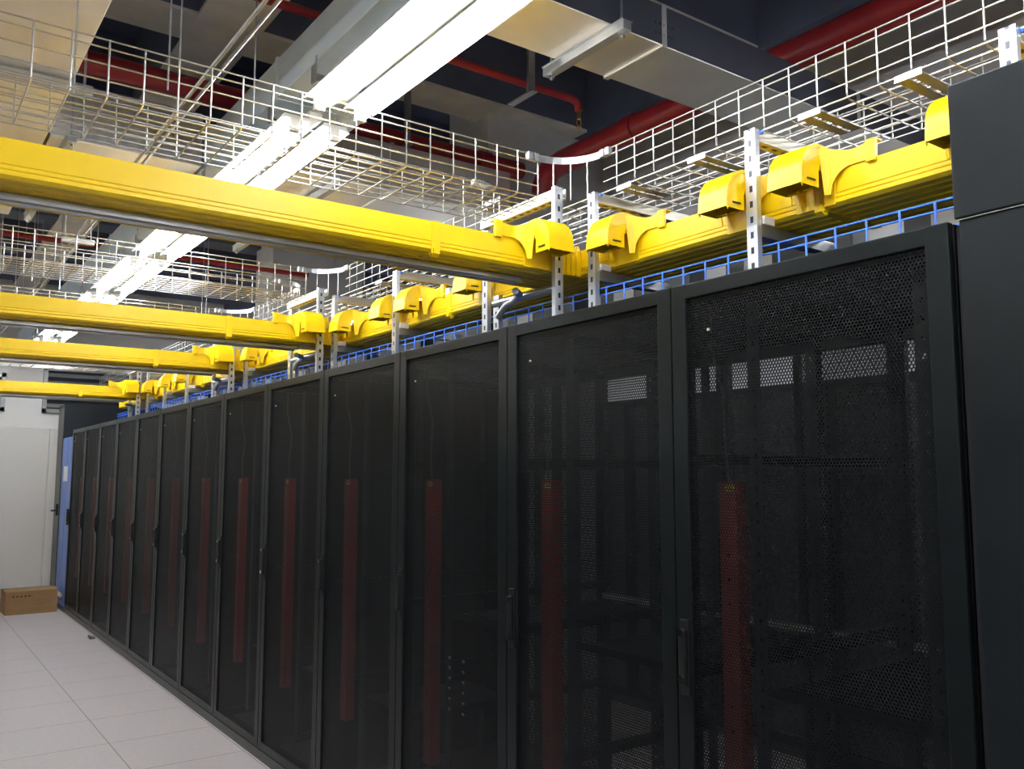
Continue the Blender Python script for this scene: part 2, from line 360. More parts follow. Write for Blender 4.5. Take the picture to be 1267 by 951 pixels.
# conduit with hanging rods on the left
t = thing('conduit_rail', 'thin steel twin conduit rail slanting across the top left ceiling', 'conduit', (0.87, 0, 3.0))
MB().tube([(-0.016, -3.3, 0), (-0.016, 12.5, 0)], 0.007, 8).obj('conduit', 'galv', t, smooth=True)
MB().tube([(0.016, -3.3, 0), (0.016, 12.5, 0)], 0.007, 8).obj('conduit', 'galv', t, smooth=True)
for y in (5.7, 8.2):
    MB().box(-0.09, 0.09, y-0.015, y+0.015, -0.04, -0.008, 0.002).obj('clamp', 'galv', t)
    for x in (-0.07, 0.07): MB().tube([(x, y, -0.03), (x, y, 0.208 if y < 6 else 1.49)], 0.003, 6).obj('hanging_rod', 'galv', t)
gi = 0
for x, y in ((0.70, 2.96), (0.735, 2.96), (1.03, 3.07), (0.45, 3.2), (0.55, 6.6), (0.75, 6.7), (0.95, 6.9), (1.1, 6.4), (0.62, 7.6), (0.9, 8.6), (1.1, 9.2), (2.1, 7.4), (2.15, 7.45)):
    o = MB().tube([(0, 0, 0), (0, 0, 4.5-(2.86 if y < 4 else 2.9))], 0.003, 6).obj('hanging_rod', 'galv', None, (x, y, 2.86 if y < 4 else 2.9))
    tag(o, 'thin vertical steel rod hanging from the ceiling, %s counted from the camera' % WORDS[gi], 'rod', 'thin rods hanging from the ceiling'); gi += 1

# ------------------------------------------------------------------ tube light fixtures
def light_fixture(loc, label, rod=0.145):
    t = thing('tube_light', label, 'light', loc, 0, 'twin tube lights in a row along the ceiling')
    Lf = 1.22
    hb = MB()
    for sx in (-0.09, 0.09):
        hb.prism([(-0.066, 0.014), (-0.062, 0.014), (-0.05, 0.024), (0.05, 0.024), (0.062, 0.014), (0.066, 0.014), (0.066, 0.018), (0.05, 0.04), (-0.05, 0.04), (-0.066, 0.018)],
                 lambda a, c, sx=sx: Vector((sx+a, 0, c)), lambda a, c, sx=sx: Vector((sx+a, Lf, c)))
    hb.obj('reflector', 'white', t)
    MB().box(-0.03, 0.03, 0.0, Lf, 0.042, 0.075, 0.003).obj('spine', 'white', t)
    for sx in (-0.09, 0.09):
        MB().tube([(sx, 0.03, -0.008), (sx, Lf-0.03, -0.008)], 0.019, 14).obj('tube', 'tube', t, smooth=True)
        for y in (0.0, Lf-0.03):
            MB().box(sx-0.02, sx+0.02, y, y+0.03, -0.029, 0.035, 0.003).obj('lamp_holder', 'white', t)
    for y in (0.12, Lf-0.12):
        MB().box(-0.16, 0.16, y-0.014, y+0.014, 0.05, 0.066).box(-0.164, -0.156, y-0.014, y+0.014, 0.03, 0.1).box(0.156, 0.164, y-0.014, y+0.014, 0.03, 0.1).obj('bracket', 'galv', t)
    for y in (0.12, Lf-0.12):
        for sx in (-0.15, 0.15):
            MB().tube([(sx, y, 0.05), (sx, y, rod)], 0.004, 6).obj('hanging_rod', 'galv', t)
    return t
LX, LZ = 1.42, 3.05
fix_y = [-2.4, -0.95, 0.5, 1.97, 3.42, 4.9, 6.35, 7.8, 9.25, 10.75]
f0 = light_fixture((LX, fix_y[0], LZ), 'twin tube light behind the camera, furthest back over the aisle')
flab = {1: 'twin tube light behind the camera, second over the aisle', 2: 'twin tube light just above the top edge of the photo',
        3: 'nearest glaring twin tube light at the top centre of photo', 4: 'glaring twin tube light seen through the nearest wire basket',
        5: 'glaring twin tube light just behind the nearest yellow trough', 6: 'glaring twin tube light seen through the second wire basket',
        7: 'glaring twin tube light just above the second yellow trough', 8: 'twin tube light between the second and third yellow troughs',
        9: 'smallest twin tube light, nearest to the far white wall'}
for i in range(1, 10): dup(f0, (LX, fix_y[i], LZ), flab[i])
f1 = light_fixture((-1.5, -3.2, LZ), 'twin tube light over the left aisle in the corner behind the camera', 1.45)
for i, y in enumerate((-1.4, 0.8, 3.75, 6.3, 9.2)):
    dup(f1, (-1.5, y, LZ), 'twin tube light over the left aisle outside the frame, %s from the back' % WORDS[i])
for i, y in enumerate((-1.3, 0.12, 5.4, 7.0)):
    dup(f1, (3.75, y, LZ), 'twin tube light over the aisle behind the racks, %s from the camera' % WORDS[i])
for i, y in enumerate((5.0, 7.0, 9.0)):
    dup(f1, (7.6, y, LZ), 'twin tube light in the furthest aisle, seen through the racks, %s from the camera' % WORDS[i])

# ------------------------------------------------------------------ wire baskets
WR = 0.0029
ZS = (0.0, 0.05, 0.10, 0.15, 0.176)
def u_wire(mb, p0, side, along, wid, r, h, rb=0.016):
    """one U-shaped cross wire: p0 bottom near corner, side = unit vector across"""
    p0 = Vector(p0); side = Vector(side); U = Vector((0, 0, 1))
    pts = [p0+U*h, p0+U*rb, p0+U*rb*0.3+side*rb*0.3, p0+side*rb, p0+side*(wid-rb), p0+side*(wid-rb*0.3)+U*rb*0.3, p0+side*wid+U*rb, p0+side*wid+U*h]
    mb.tube(pts, r, 6)
def basket(name, label, p0, along, side, length, wid, m='wire', r=WR, nb=7, zs=ZS, gap_near=(), gap_far=(), group=None, first=0.05):
    t = thing(name, label, 'cable basket', p0, 0, group)
    A = Vector(along); Sd = Vector(side); U = Vector((0, 0, 1))
    mb = MB()
    def spans(gaps):
        out = []; a = 0.0
        for g0, g1 in sorted(gaps):
            if g0 > a: out.append((a, g0))
            a = g1
        if a < length: out.append((a, length))
        return out
    ins = 2*r
    for z in zs[1:]:
        for a, b in spans(gap_near): mb.tube([A*a+U*z+Sd*ins*0.5, A*b+U*z+Sd*ins*0.5], r, 6)
        for a, b in spans(gap_far): mb.tube([A*a+U*z+Sd*(wid-ins*0.5), A*b+U*z+Sd*(wid-ins*0.5)], r, 6)
    for i in range(nb+1):
        s_ = wid*i/nb
        mb.tube([A*0+Sd*s_+U*r*1.5, A*length+Sd*s_+U*r*1.5], r, 6)
    mb.obj('long_wire', m, t, smooth=True)
    cw = MB(); k = first
    while k < length:
        inn = any(g0 < k < g1 for g0, g1 in gap_near); inf = any(g0 < k < g1 for g0, g1 in gap_far)
        if inn or inf:
            q0 = Vector((0, 0, 0))+A*k
            pts = [q0+Sd*0.0, q0+Sd*wid]
            if not inn: pts = [q0+U*zs[-1], q0+U*0.016, q0+Sd*0.016, q0+Sd*wid]
            if not inf: pts = [q0, q0+Sd*(wid-0.016), q0+Sd*wid+U*0.016, q0+Sd*wid+U*zs[-1]]
            cw.tube(pts, r, 6)
        else:
            u_wire(cw, A*k, Sd, A, wid, r, zs[-1])
        k += 0.1
    cw.obj('cross_wire', m, t, smooth=True)
    return t
XB, BW = 2.25, 0.41
gaps = [(by-0.19+2.0, by+0.40+0.19+2.0) for by in BASK_Y]
rb = basket('wire_basket', 'long zinc wire basket running high above the rack row', (XB, -2.0, BZ), (0, 1, 0), (1, 0, 0), 14.5, BW, gap_near=gaps, group='zinc wire baskets', first=0.03)
bl = ['zinc wire basket crossing the aisle above the nearest yellow trough', 'zinc wire basket crossing the aisle above the second yellow trough',
      'zinc wire basket crossing the aisle, top edge just over second trough', 'furthest zinc wire basket crossing the aisle below the far wall vents']
for by, lb in zip(BASK_Y, bl):
    b = basket('wire_basket', lb, (-3.1, by, BZ), (1, 0, 0), (0, 1, 0), 5.30, 0.40, gap_near=[(5.17, 5.4)], gap_far=[(5.17, 5.4)], group='zinc wire baskets', first=0.07)
    # curved corner guards and corner wires where it meets the row basket
    for sgn, yb in ((-1, by), (1, by+0.40)):
        arc = []
        for k in range(9):
            a = math.radians(90*k/8); arc.append(Vector((2.07+0.18*math.sin(a), yb+sgn*(0.18-0.18*math.cos(a)), BZ+0.165)))
        g = MB()
        for p, q in zip(arc, arc[1:]):
            dv = (q-p).normalized(); nv = Vector((-dv.y, dv.x, 0))*0.0025
            g.prism([(-1, -0.014), (1, -0.014), (1, 0.014), (-1, 0.014)], lambda a, c, p=p, nv=nv: p+nv*a+Vector((0, 0, c)), lambda a, c, q=q, nv=nv: q+nv*a+Vector((0, 0, c)))
        for e, dv in ((arc[0], Vector((-1, 0, 0))), (arc[-1], Vector((0, sgn, 0)))):
            for k in (0, 1):
                c = e+dv*(0.012+0.03*k)
                g.box(c.x-0.012, c.x+0.012, c.y-0.012, c.y+0.012, c.z-0.016, c.z+0.016, 0.003)
        o = g.obj('corner_guard', 'galv', b, bevel=0); o.location = (3.1, -by, -BZ)
        wv = MB()
        for k in (2, 4, 6):
            p = arc[k]; wv.tube([p, (p.x, p.y, BZ)], WR, 6)
        o = wv.obj('corner_wire', 'wire', b); o.location = (3.1, -by, -BZ)
# slotted support plates clipped under the row basket
for y in (0.5, 0.86, 1.2, 1.52, 1.98, 2.35, 3.6, 3.95, 4.4, 5.9, 6.3, 7.4, 7.8, 8.2, 8.8, 9.2):
    p = MB()
    p.box(0.0, 0.22, 0, 0.035, -0.006, -0.003).box(0.0, 0.22, 0.045, 0.08, -0.006, -0.003)
    for x in (0.0, 0.055, 0.11, 0.165, 0.21): p.box(x, x+0.01, 0.03, 0.05, -0.006, -0.003)
    p.box(-0.003, 0, 0, 0.08, -0.012, 0.008)
    o = p.obj('support_plate', 'galv', rb, (0, y+2.0, 0))
# blue basket on the rack tops
BX = 2.225
bz = [0, 0.05, 0.10, 0.15, 0.176]
bb = basket('wire_basket', 'blue wire basket lying along the tops of the racks', (BX, 0.75, 2.118), (0, 1, 0), (1, 0, 0), 10.4, 0.30, 'blue_wire', 0.0034, 6, bz, first=0.02)
for i in range(12):
    t = thing('rear_cable_guide', 'black cable guide box on the %s rack from the right, behind blue basket' % WORDS[i], 'cable guide', (2.86, 1.02+0.8*i, ZT), 0, 'black cable guides on the rack tops')
    MB().box(0, 0.1, 0, 0.60, 0, 0.43, 0.004).obj('guide_box', 'black', t)
    MB().box(-0.002, 0.0, 0.36, 0.50, 0.30, 0.40).obj('brush_plate', 'cable_grey', t)
# cables inside it
for i, (m, x, z, nm, lab) in enumerate((('cable_red', 2.30, 2.215, 'cable', 'red-brown cable lying along inside the blue basket'),
                                   ('cable_grey', 2.36, 2.155, 'cable', 'grey cable lying in the blue basket, nearer its front side'),
                                   ('cable_grey', 2.42, 2.16, 'cable', 'grey cable lying in the blue basket, nearer its back side'))):
    pts = [(x+0.03*math.sin(k*0.9+i), 0.9+k*0.35, z+0.012*math.sin(k*1.7+i*2)) for k in range(29)]
    tag(MB().tube(pts, 0.005, 8).obj(nm, m, None, smooth=True), lab, 'cable')
for i, (y, m, lab) in enumerate(((3.98, 'cable_blue', 'coil of bright blue cables bundled in the blue basket'),)):
    mb = MB()
    for k in range(7):
        mb.tube([(2.245+0.008*k, y-0.07, 2.16), (2.245+0.008*k, y-0.06, 2.225+0.004*math.sin(k*2)), (2.245+0.008*k, y+0.06, 2.235+0.004*math.sin(k)), (2.245+0.008*k, y+0.07, 2.16)], 0.006, 8)
    tag(mb.obj('cable_bundle', m, None, smooth=True), lab, 'cable')

# ------------------------------------------------------------------ yellow fibre troughs
def trough_profile(W, H):
    t_ = 0.004
    o = [(0, H), (0, 0.040), (0.0025, 0.038), (0.0025, 0.034), (0, 0.032), (0, 0.026), (0.003, 0.024), (0.003, 0.020), (0, 0.018), (0, 0.010), (0.012, 0)]
    ribs = []
    k = 5; a = 0.05
    for i in range(k):
        x = a+(W-2*a)*i/(k-1)
        ribs += [(x-0.012, 0), (x-0.009, -0.005), (x+0.009, -0.005), (x+0.012, 0)]
    right = [(W-x, z) for x, z in reversed(o)]
    inner = [(W-t_, H), (W-t_, t_+0.004), (t_, t_+0.004), (t_, H)]
    return o+ribs+right+inner
def sleeve(mb, W, H, f, a, wd=0.035, e=0.004):
    for c0, c1 in ((a, a+wd),):
        mb.prism([(-e, H+0.002), (-e, -0.006), (W+e, -0.006), (W+e, H+0.002), (W, H+0.002), (W, -0.001), (0, -0.001), (0, H+0.002)], lambda x, z: f(c0, x, z), lambda x, z: f(c1, x, z))
    # hanging clip at the near bottom edge
    mb.prism([(-0.012, 0.012), (-0.012, -0.008), (0.004, -0.02), (0.02, -0.014), (0.02, 0.004)], lambda x, z: f(a+0.004, x, z), lambda x, z: f(a+wd-0.006, x, z))
def trough(label, p0, ax, length, W, H, sleeves):
    t = thing('cable_trough', label, 'cable trough', p0, 0, 'yellow fibre cable troughs')
    if ax == 'y': f = lambda a, x, z: Vector((x, a, z))
    else: f = lambda a, x, z: Vector((a, x, z))
    pr = trough_profile(W, H)
    MB().prism(pr, lambda x, z: f(0, x, z), lambda x, z: f(length, x, z)).obj('channel', 'yellow', t)
    for s_ in sleeves:
        mb = MB(); sleeve(mb, W, H, f, s_); mb.obj('joint_sleeve', 'yellow', t)
    return t
row = trough('yellow fibre trough running along above the rack row', (XT, -0.3, TZ), 'y', 11.6, TW, TH, [1.83, 3.98, 5.9, 8.2, 9.8])
BLB = ['nearest and largest yellow trough crossing the aisle', 'second yellow trough crossing the aisle', 'third yellow trough crossing the aisle', 'furthest yellow trough crossing the aisle by the far wall']
for by, lb in zip(BEAM_Y, BLB):
    bt = trough(lb, (-3.1, by, TZ+0.001), 'x', 5.37, 0.30, TH, [1.6, 3.2, 4.66])
    # collar with upright ribs where it joins the row trough
    mb = MB()
    for k in range(5): mb.box(5.23+k*0.026, 5.245+k*0.026, -0.012, 0.0, -0.004, TH+0.012-0.004*(k % 2), 0.002)
    mb.box(5.20, 5.36, -0.006, -0.001, 0.0, TH+0.002)
    mb.obj('tee_collar', 'yellow', bt)
    # carrying rail
    t = thing('support_rail', 'blue-grey steel rail under the ' + lb.replace('crossing the aisle', 'that crosses the aisle'), 'rail', (-3.1, by+0.125, 2.343), 0, 'steel rails under the crossing troughs')
    MB().box(0, 5.15, -0.015, 0.015, 0.004, 0.026, 0.003).obj('rail', 'galv', t)
    lip = MB().tube([(0, -0.010, -0.002), (5.12, -0.010, -0.002)], 0.007, 8).obj('rail_pipe', 'galv', t, smooth=True)

def outlet_mesh():
    """local: +u away from trough wall (x axis), v along (y axis), z up from trough bottom"""
    mb = MB(); Wd = 0.113
    outer = [(-0.03, 0.172), (0.05, 0.180), (0.075, 0.179), (0.10, 0.170), (0.122, 0.153), (0.140, 0.130), (0.150, 0.10), (0.156, 0.045)]
    inner = [(0.066, 0.045), (0.066, 0.095), (0.056, 0.118), (0.035, 0.130), (0.0, 0.133), (-0.03, 0.133)]
    prof = outer+inner; n_ = len(prof)
    A = [mb.bm.verts.new((u, 0, z)) for u, z in prof]; B = [mb.bm.verts.new((u, Wd, z)) for u, z in prof]
    bot = None
    for i in range(n_):
        fc = mb.bm.faces.new((A[i], A[(i+1) % n_], B[(i+1) % n_], B[i]))
        if i == len(outer)-1: bot = fc
    mb.bm.faces.new(list(reversed(A))); mb.bm.faces.new(B)
    bmesh.ops.recalc_face_normals(mb.bm, faces=mb.bm.faces[:])
    r = bmesh.ops.inset_region(mb.bm, faces=[bot], thickness=0.006)
    bmesh.ops.translate(mb.bm, vec=(0, 0, 0.055), verts=bot.verts[:])
    # raised rim around the arch
    for y0, y1 in ((-0.003, 0.0), (Wd, Wd+0.003)):
        rim = outer+[(u-0.008 if u > 0.05 else u, z-0.010) for u, z in reversed(outer)]
        mb.prism(rim, lambda u, z: Vector((u, y0, z)), lambda u, z: Vector((u, y1, z)))
    return mb
def flare_mesh(sgn, Ln):
    """trumpet-shaped side sheet: from the chute it curves back to the trough wall, its lower edge swept up in an arch"""
    mb = MB(); base = 0.0 if sgn < 0 else 0.113; T = []
    n_ = 22
    for i in range(n_+1):
        q = i/n_; v = Ln*q**1.4
        k = min(1.0, v/0.075); u = 0.004+0.058*(1-k)**2
        kb = min(1.0, max(0.0, (v-0.014)/0.055)); zb = 0.028+(TH-0.003-0.028)*math.sqrt(max(0.0, 1-(1-kb)**2))
        kt = math.sin(math.pi*min(1, v/Ln))
        zt = 0.172-0.016*kt+(-0.004 if v > Ln*0.9 else 0)
        y = base+sgn*v
        T.append([mb.bm.verts.new(p) for p in ((0.6*u+0.003, y, zb), (u, y, zt), (-0.03, y, zt), (-0.03, y, zt-0.004), (u-0.004, y, zt-0.004), (0.6*u, y, zb))])
    for a_, b_ in zip(T, T[1:]):
        for j in range(6): mb.bm.faces.new((a_[j], a_[(j+1) % 6], b_[(j+1) % 6], b_[j]))
    mb.bm.faces.new(T[0]); mb.bm.faces.new(list(reversed(T[-1])))
    ye = base+sgn*(Ln-0.03); mb.box(-0.004, 0.012, min(ye, ye+sgn*0.03), max(ye, ye+sgn*0.03), TH-0.012, 0.166, 0.002)
    return mb
def make_outlet(loc, rz, label):
    t = thing('cable_outlet', label, 'cable outlet', loc, rz, 'yellow downspout outlets on the troughs')
    ch = outlet_mesh().obj('chute', 'yellow', t, smooth=True)
    MB().box(0.085, 0.125, -0.0036, -0.002, 0.062, 0.067).obj('slot', 'ink', ch)
    MB().box(0.072, 0.084, 0.02, 0.05, 0.046, 0.05).box(0.072, 0.084, 0.065, 0.095, 0.046, 0.05).obj('clip', 'yellow', ch)
    flare_mesh(-1, 0.15).obj('flare', 'yellow', t, smooth=True)
    flare_mesh(1, 0.09).obj('flare', 'yellow', t, smooth=True)
    MB().box(0.0008, 0.004, -0.012, 0.125, 0.004, TH+0.01, 0.001).obj('back_plate', 'yellow', t)
    return t
# row outlets: chute points towards -x -> rotate 180 about z, so local y runs towards -y
OY = [1.127, 1.618, 1.895, 2.457, 3.419, 4.003, 4.286, 4.816, 6.419, 7.25, 8.29, 8.84, 9.53]
ol = ['yellow outlet half hidden by the tall black cabinet at right', 'large yellow outlet just right of the second slotted post from right', 'yellow outlet just left of the second slotted post from right',
      'yellow outlet over the third slotted post, right of nearest crossing trough', 'yellow outlet mostly hidden above the nearest crossing trough rail', 'yellow outlet on a post, right one of the three outlets behind the nearest trough',
      'yellow outlet overlapped by its right neighbour, behind the nearest trough', 'yellow outlet just right of where the second crossing trough joins', 'yellow outlet just right of where the third crossing trough joins',
      'yellow outlet behind the third crossing trough, nearest to it', 'yellow outlet in the far cluster, rightmost of the last three', 'yellow outlet in the far cluster, middle of the last three', 'furthest yellow outlet along the row trough']
# mirrored variant so that the long flare lies on the camera side
o_row = make_outlet((XT, OY[0], TZ), math.pi, ol[0])
for ch in o_row.children: ch.scale = (1, 1, 1)
o_row.location = (XT, OY[0], TZ)
# with 180 degree rotation local +y is -y in the room: flares swap, so swap the flare meshes
fl = [c for c in o_row.children if c.name.startswith('flare')]
fl[0].data, fl[1].data = flare_mesh(1, 0.15).obj('tmpa', 'yellow').data, flare_mesh(-1, 0.07).obj('tmpb', 'yellow').data
for o in [o for o in COL.objects if o.name.startswith('tmp')]: bpy.data.objects.remove(o)
sl = [g for c in o_row.children for g in c.children if g.name.startswith('slot')][0]; sl.location = (0, 0.1186, 0)
for y, lb in zip(OY[1:], ol[1:]): dup(o_row, (XT, y, TZ), lb)
# outlets on the ends of the crossing troughs: chute points to -y -> rotate -90
oc = None
for by, lb in zip(BEAM_Y, ('yellow outlet on the end of the nearest crossing trough', 'yellow outlet on the end of the second crossing trough', 'yellow outlet on the end of the third crossing trough', 'yellow outlet on the end of the furthest crossing trough')):
    p = (1.985, by-0.001, TZ+0.001)
    if oc is None: oc = make_outlet(p, -math.pi/2, lb)
    else: dup(oc, p, lb)

# ------------------------------------------------------------------ slotted posts and arms
def c_channel(mb, x0, y0, z0, z1, wy, dx, t_=0.0025):
    """channel with web on the -x face"""
    mb.box(x0, x0+t_, y0, y0+wy, z0, z1)
    mb.box(x0+t_, x0+dx, y0, y0+t_, z0, z1).box(x0+t_, x0+dx, y0+wy-t_, y0+wy, z0, z1)
    mb.box(x0+dx-t_, x0+dx, y0+t_, y0+0.011, z0, z1).box(x0+dx-t_, x0+dx, y0+wy-0.011, y0+wy-t_, z0, z1)
def post(x, y, z1, label, rot=False, arm=True, first=[]):
    t = thing('slotted_post', label, 'post', (x, y, ZT), 0, 'slotted steel posts standing on the racks')
    mb = MB(); h = z1-ZT
    c_channel(mb, 0, -0.0205, 0, h, 0.041, 0.0215)
    o = mb.obj('upright', 'strut_z', t)
    if rot: o.rotation_euler = (0, 0, math.pi/2)
    MB().box(-0.012, 0.06, -0.05, 0.05, 0, 0.006, 0.001).obj('base_plate', 'galv', t)
    if arm:
        a = MB(); a.box(0.022, 0.56, -0.0205, 0.0205, h-0.0415, h-0.039).box(0.022, 0.56, -0.0205, -0.018, h-0.039, h-0.002).box(0.022, 0.56, 0.018, 0.0205, h-0.039, h-0.002)
        a.obj('arm', 'strut_x', t)
        MB().tube([(0.03, -0.03, h-0.01), (0.03, 0.03, h-0.01)], 0.007, 8).obj('bolt', 'blue_wire', t)
        lo = MB().box(0.022, 0.42, -0.0205, 0.0205, TZ-ZT-0.052, TZ-ZT-0.012, 0.002).obj('lower_arm', 'galv', t)
        MB().box(0.024, 0.075, -0.03, -0.022, TZ-ZT-0.012, TZ-ZT+0.014).obj('clip', 'white', t)
    return t
PL = [(0.95, 'slotted steel post rising behind the tall black cabinet at right edge'), (1.742, 'tall slotted steel post between the two large yellow outlets at right'), (2.515, 'slotted steel post right of the nearest crossing trough, partly behind an outlet'),
      (4.137, 'slotted steel post standing behind the nearest crossing trough rail'), (4.93, 'slotted steel post just right of the second crossing trough'),
      (6.54, 'slotted steel post just right of the third crossing trough'), (7.33, 'slotted steel post just behind the third crossing trough'), (8.13, 'slotted post in the far group, rightmost of four'),
      (8.906, 'slotted post in the far group, second from right'), (9.6, 'slotted post in the far group, third from right')]
for y, lb in PL: post(2.19, y, 2.675, lb)
for i, (by, nm) in enumerate(zip(BEAM_Y, ('nearest', 'second', 'third', 'furthest'))):
    post(2.125, by-0.035, 2.72, 'slotted steel post on the camera side of the %s crossing trough' % nm, rot=True, arm=False)
    post(2.15, by+0.53, 2.675, 'tall slotted steel post just behind the %s crossing trough' % nm, arm=False)
    post(2.15, by+0.44, 2.36, 'short slotted steel post under the rail of the %s crossing trough' % nm, arm=False)
    t = thing('slotted_bar', 'slotted steel bar bridging above the end of the %s crossing trough' % nm, 'bar', (2.146, by-0.03, 2.679), 0, 'steel bars bridging over the crossing troughs')
    a = MB(); a.box(-0.0205, 0.0205, 0, 0.56, -0.003+0.0, 0).box(-0.0205, -0.018, 0, 0.56, 0, 0.04).box(0.018, 0.0205, 0, 0.56, 0, 0.04)
    a.obj('bar', 'strut_y', t)
    t = thing('cross_bar', 'steel bar under the trough end carrying the rail of the %s crossing trough' % nm, 'bar', (2.145, by-0.01, 2.318), 0, 'steel bars carrying the trough rails')
    MB().tube([(0, 0.0, 0), (-0.01, 0.44, 0)], 0.016, 10).obj('bar', 'galv', t, smooth=True)
    MB().tube([(-0.10, 0.16, 0.0), (-0.05, 0.20, -0.003), (-0.02, 0.26, -0.006), (-0.008, 0.36, -0.02), (-0.005, 0.42, -0.06)], 0.015, 10).obj('elbow', 'galv', t, smooth=True)

# ------------------------------------------------------------------ server racks
RW, RD = 0.8, 1.2
def make_rack(label, rear='closed'):
    t = thing('server_rack', label, 'server rack', (XF, Y0, 0), 0, 'black perforated server racks in the long row')
    # frame: posts, top, bottom
    fr = MB(); p = 0.03; xb = 0.03
    for x in (xb, RD-p-0.03):
        for y in (0.004, RW-p-0.004): fr.box(x, x+p, y, y+p, ZB, ZT-0.002, 0.002)
    for z in (ZB, ZT-0.05):
        for y in (0.004, RW-p-0.004): fr.box(xb+p, RD-p-0.03, y, y+p, z, z+0.04)
        for x in (xb, RD-p-0.03): fr.box(x, x+p, p, RW-p, z, z+0.04)
    fr.obj('frame', 'black_inner', t)
    MB().box(xb, RD-0.03, 0.004, RW-0.004, ZT-0.006, ZT-0.001).obj('roof_panel', 'black', t)
    MB().box(0.55, RD-0.03, 0.034, RW-0.034, ZB+0.042, ZB+0.05).obj('bottom_panel', 'black_inner', t)
    MB().box(0.006, RD-0.03, 0.001, RW-0.001, 0.0, ZB-0.008, 0.002).obj('plinth', 'plinth', t)
    for x in (0.16, 0.86):
        for y, s in ((0.155, 1), (RW-0.155, -1)):
            mb = MB(); mb.box(x, x+0.002, y-0.022, y+0.022, ZB+0.04, ZT-0.05).box(x, x+0.035, y-0.022*s, y-0.020*s, ZB+0.04, ZT-0.05)
            o = mb.obj('mounting_rail', 'rail', t)
            o.data = o.data.copy()
            for v in o.data.vertices: v.co.y -= y
            o.location = (0, y, 0)
    for z in (0.55, 1.02, 1.6):
        MB().box(xb+p, RD-0.06, 0.006, 0.02, z, z+0.03).box(xb+p, RD-0.06, RW-0.02, RW-0.006, z, z+0.03).obj('side_brace', 'black_inner', t)
    # red power strip with its label
    ps = MB().box(0.085, 0.13, 0.655, 0.715, 0.40, 1.553, 0.003).obj('power_strip', 'pdu', t)
    MB().box(0.0835, 0.085, 0.660, 0.69, 1.525, 1.545).obj('warning_label', 'label', ps)
    MB().box(0.083, 0.0836, 0.664, 0.667, 1.53, 1.54).box(0.083, 0.0836, 0.671, 0.675, 1.53, 1.54).box(0.083, 0.0836, 0.679, 0.682, 1.53, 1.54).obj('label_print', 'ink', ps)
    MB().box(0.085, 0.128, 0.7152, 0.722, 1.42, 1.55).obj('breaker', 'pdu_dark', ps)
    sk = MB()
    for i in range(14): sk.tube([(0.0838, 0.685, 0.50+i*0.066), (0.0854, 0.685, 0.50+i*0.066)], 0.0035, 8)
    sk.obj('socket_screw', 'chrome', ps)
    MB().tube([(0.10, 0.69, 1.55), (0.10, 0.70, 1.66), (0.12, 0.72, 1.8), (0.10, 0.74, 1.93), (0.10, 0.74, 2.05)], 0.004, 8).obj('power_cord', 'plinth', t, smooth=True)
    # front door
    dz0, dz1 = ZB+0.002, ZT; g = 0.0025; mS, mT = 0.052, 0.043
    df = MB(); y0, y1 = g, RW-g
    df.box(0, 0.022, y0, y0+mS, dz0, dz1, 0.003).box(0, 0.022, y1-mS, y1, dz0, dz1, 0.003)
    df.box(0.0005, 0.0215, y0+mS-0.004, y1-mS+0.004, dz1-mT, dz1-0.001, 0.003).box(0.0005, 0.0215, y0+mS-0.004, y1-mS+0.004, dz0+0.001, dz0+mT, 0.003)
    dr = df.obj('front_door', 'black', t)
    MB().box(0.008, 0.011, y0+mS-0.002, y1-mS+0.002, dz0+mT-0.002, dz1-mT+0.002).obj('perforated_sheet', 'mesh', dr)
    hy = y1-0.030
    MB().box(-0.006, 0.0, hy-0.016, hy+0.016, 0.985, 1.185, 0.003).box(-0.019, -0.006, hy-0.011, hy+0.011, 1.01, 1.16, 0.005).obj('handle', 'black_inner', dr)
    MB().tube([(-0.019, hy, 1.152), (-0.023, hy, 1.152)], 0.009, 14).obj('lock', 'chrome', dr)
    MB().tube([(-0.018, hy, 1.03), (-0.024, hy, 1.03)], 0.0105, 14).obj('lock', 'chrome', dr)
    MB().tube([(-0.0025, 0.663, 1.963), (0.002, 0.663, 1.963)], 0.004, 10).obj('screw', 'white', dr)
    # rear door(s)
    if rear != 'open':
        for (a, b) in {'closed': ((g, RW/2-0.001), (RW/2+0.001, RW-g)), 'half': ((g, RW/2+0.06),)}[rear]:
            rf = MB(); X0 = RD-0.026
            rf.box(X0, X0+0.02, a, a+0.03, dz0, dz1).box(X0, X0+0.02, b-0.03, b, dz0, dz1).box(X0, X0+0.02, a+0.03, b-0.03, dz1-mT, dz1-0.001).box(X0, X0+0.02, a+0.03, b-0.03, dz0, dz0+mT)
            rd = rf.obj('rear_door', 'black_inner', t)
            MB().box(X0+0.008, X0+0.0095, a+0.028, b-0.028, dz0+mT-0.002, dz1-mT+0.002).obj('perforated_sheet', 'mesh', rd)
    if rear != 'open' and rear != 'half':
        MB().box(xb+p, RD-0.07, RW-0.0045, RW-0.003, ZB+0.04, ZT-0.05).obj('side_panel', 'black_inner', t)
        # gear blanks low down: a dark shelf unit
        MB().box(0.17, 0.75, 0.18, RW-0.18, 0.5, 0.512).obj('shelf', 'black_inner', t)
    else:
        MB().box(0.17, 0.95, 0.16, RW-0.16, 0.985, 0.995).box(0.168, 0.17, 0.16, RW-0.16, 0.985, 1.01).obj('shelf', 'black', t)
        MB().box(1.12, 1.135, 0.03, RW-0.03, 0.98, 0.998).box(1.12, 1.15, 0.03, RW-0.03, 0.976, 0.98).obj('rear_bar', 'white', t)
    return t
def rack_label(i):
    if i == 0: return 'black server rack with perforated door, nearest, beside the tall black cabinet'
    if i == 12: return 'furthest black server rack, next to the blue cabinet'
    return '%s black server rack with perforated door counted from the tall black cabinet' % WORDS[i]
r0 = make_rack(rack_label(0), 'half')
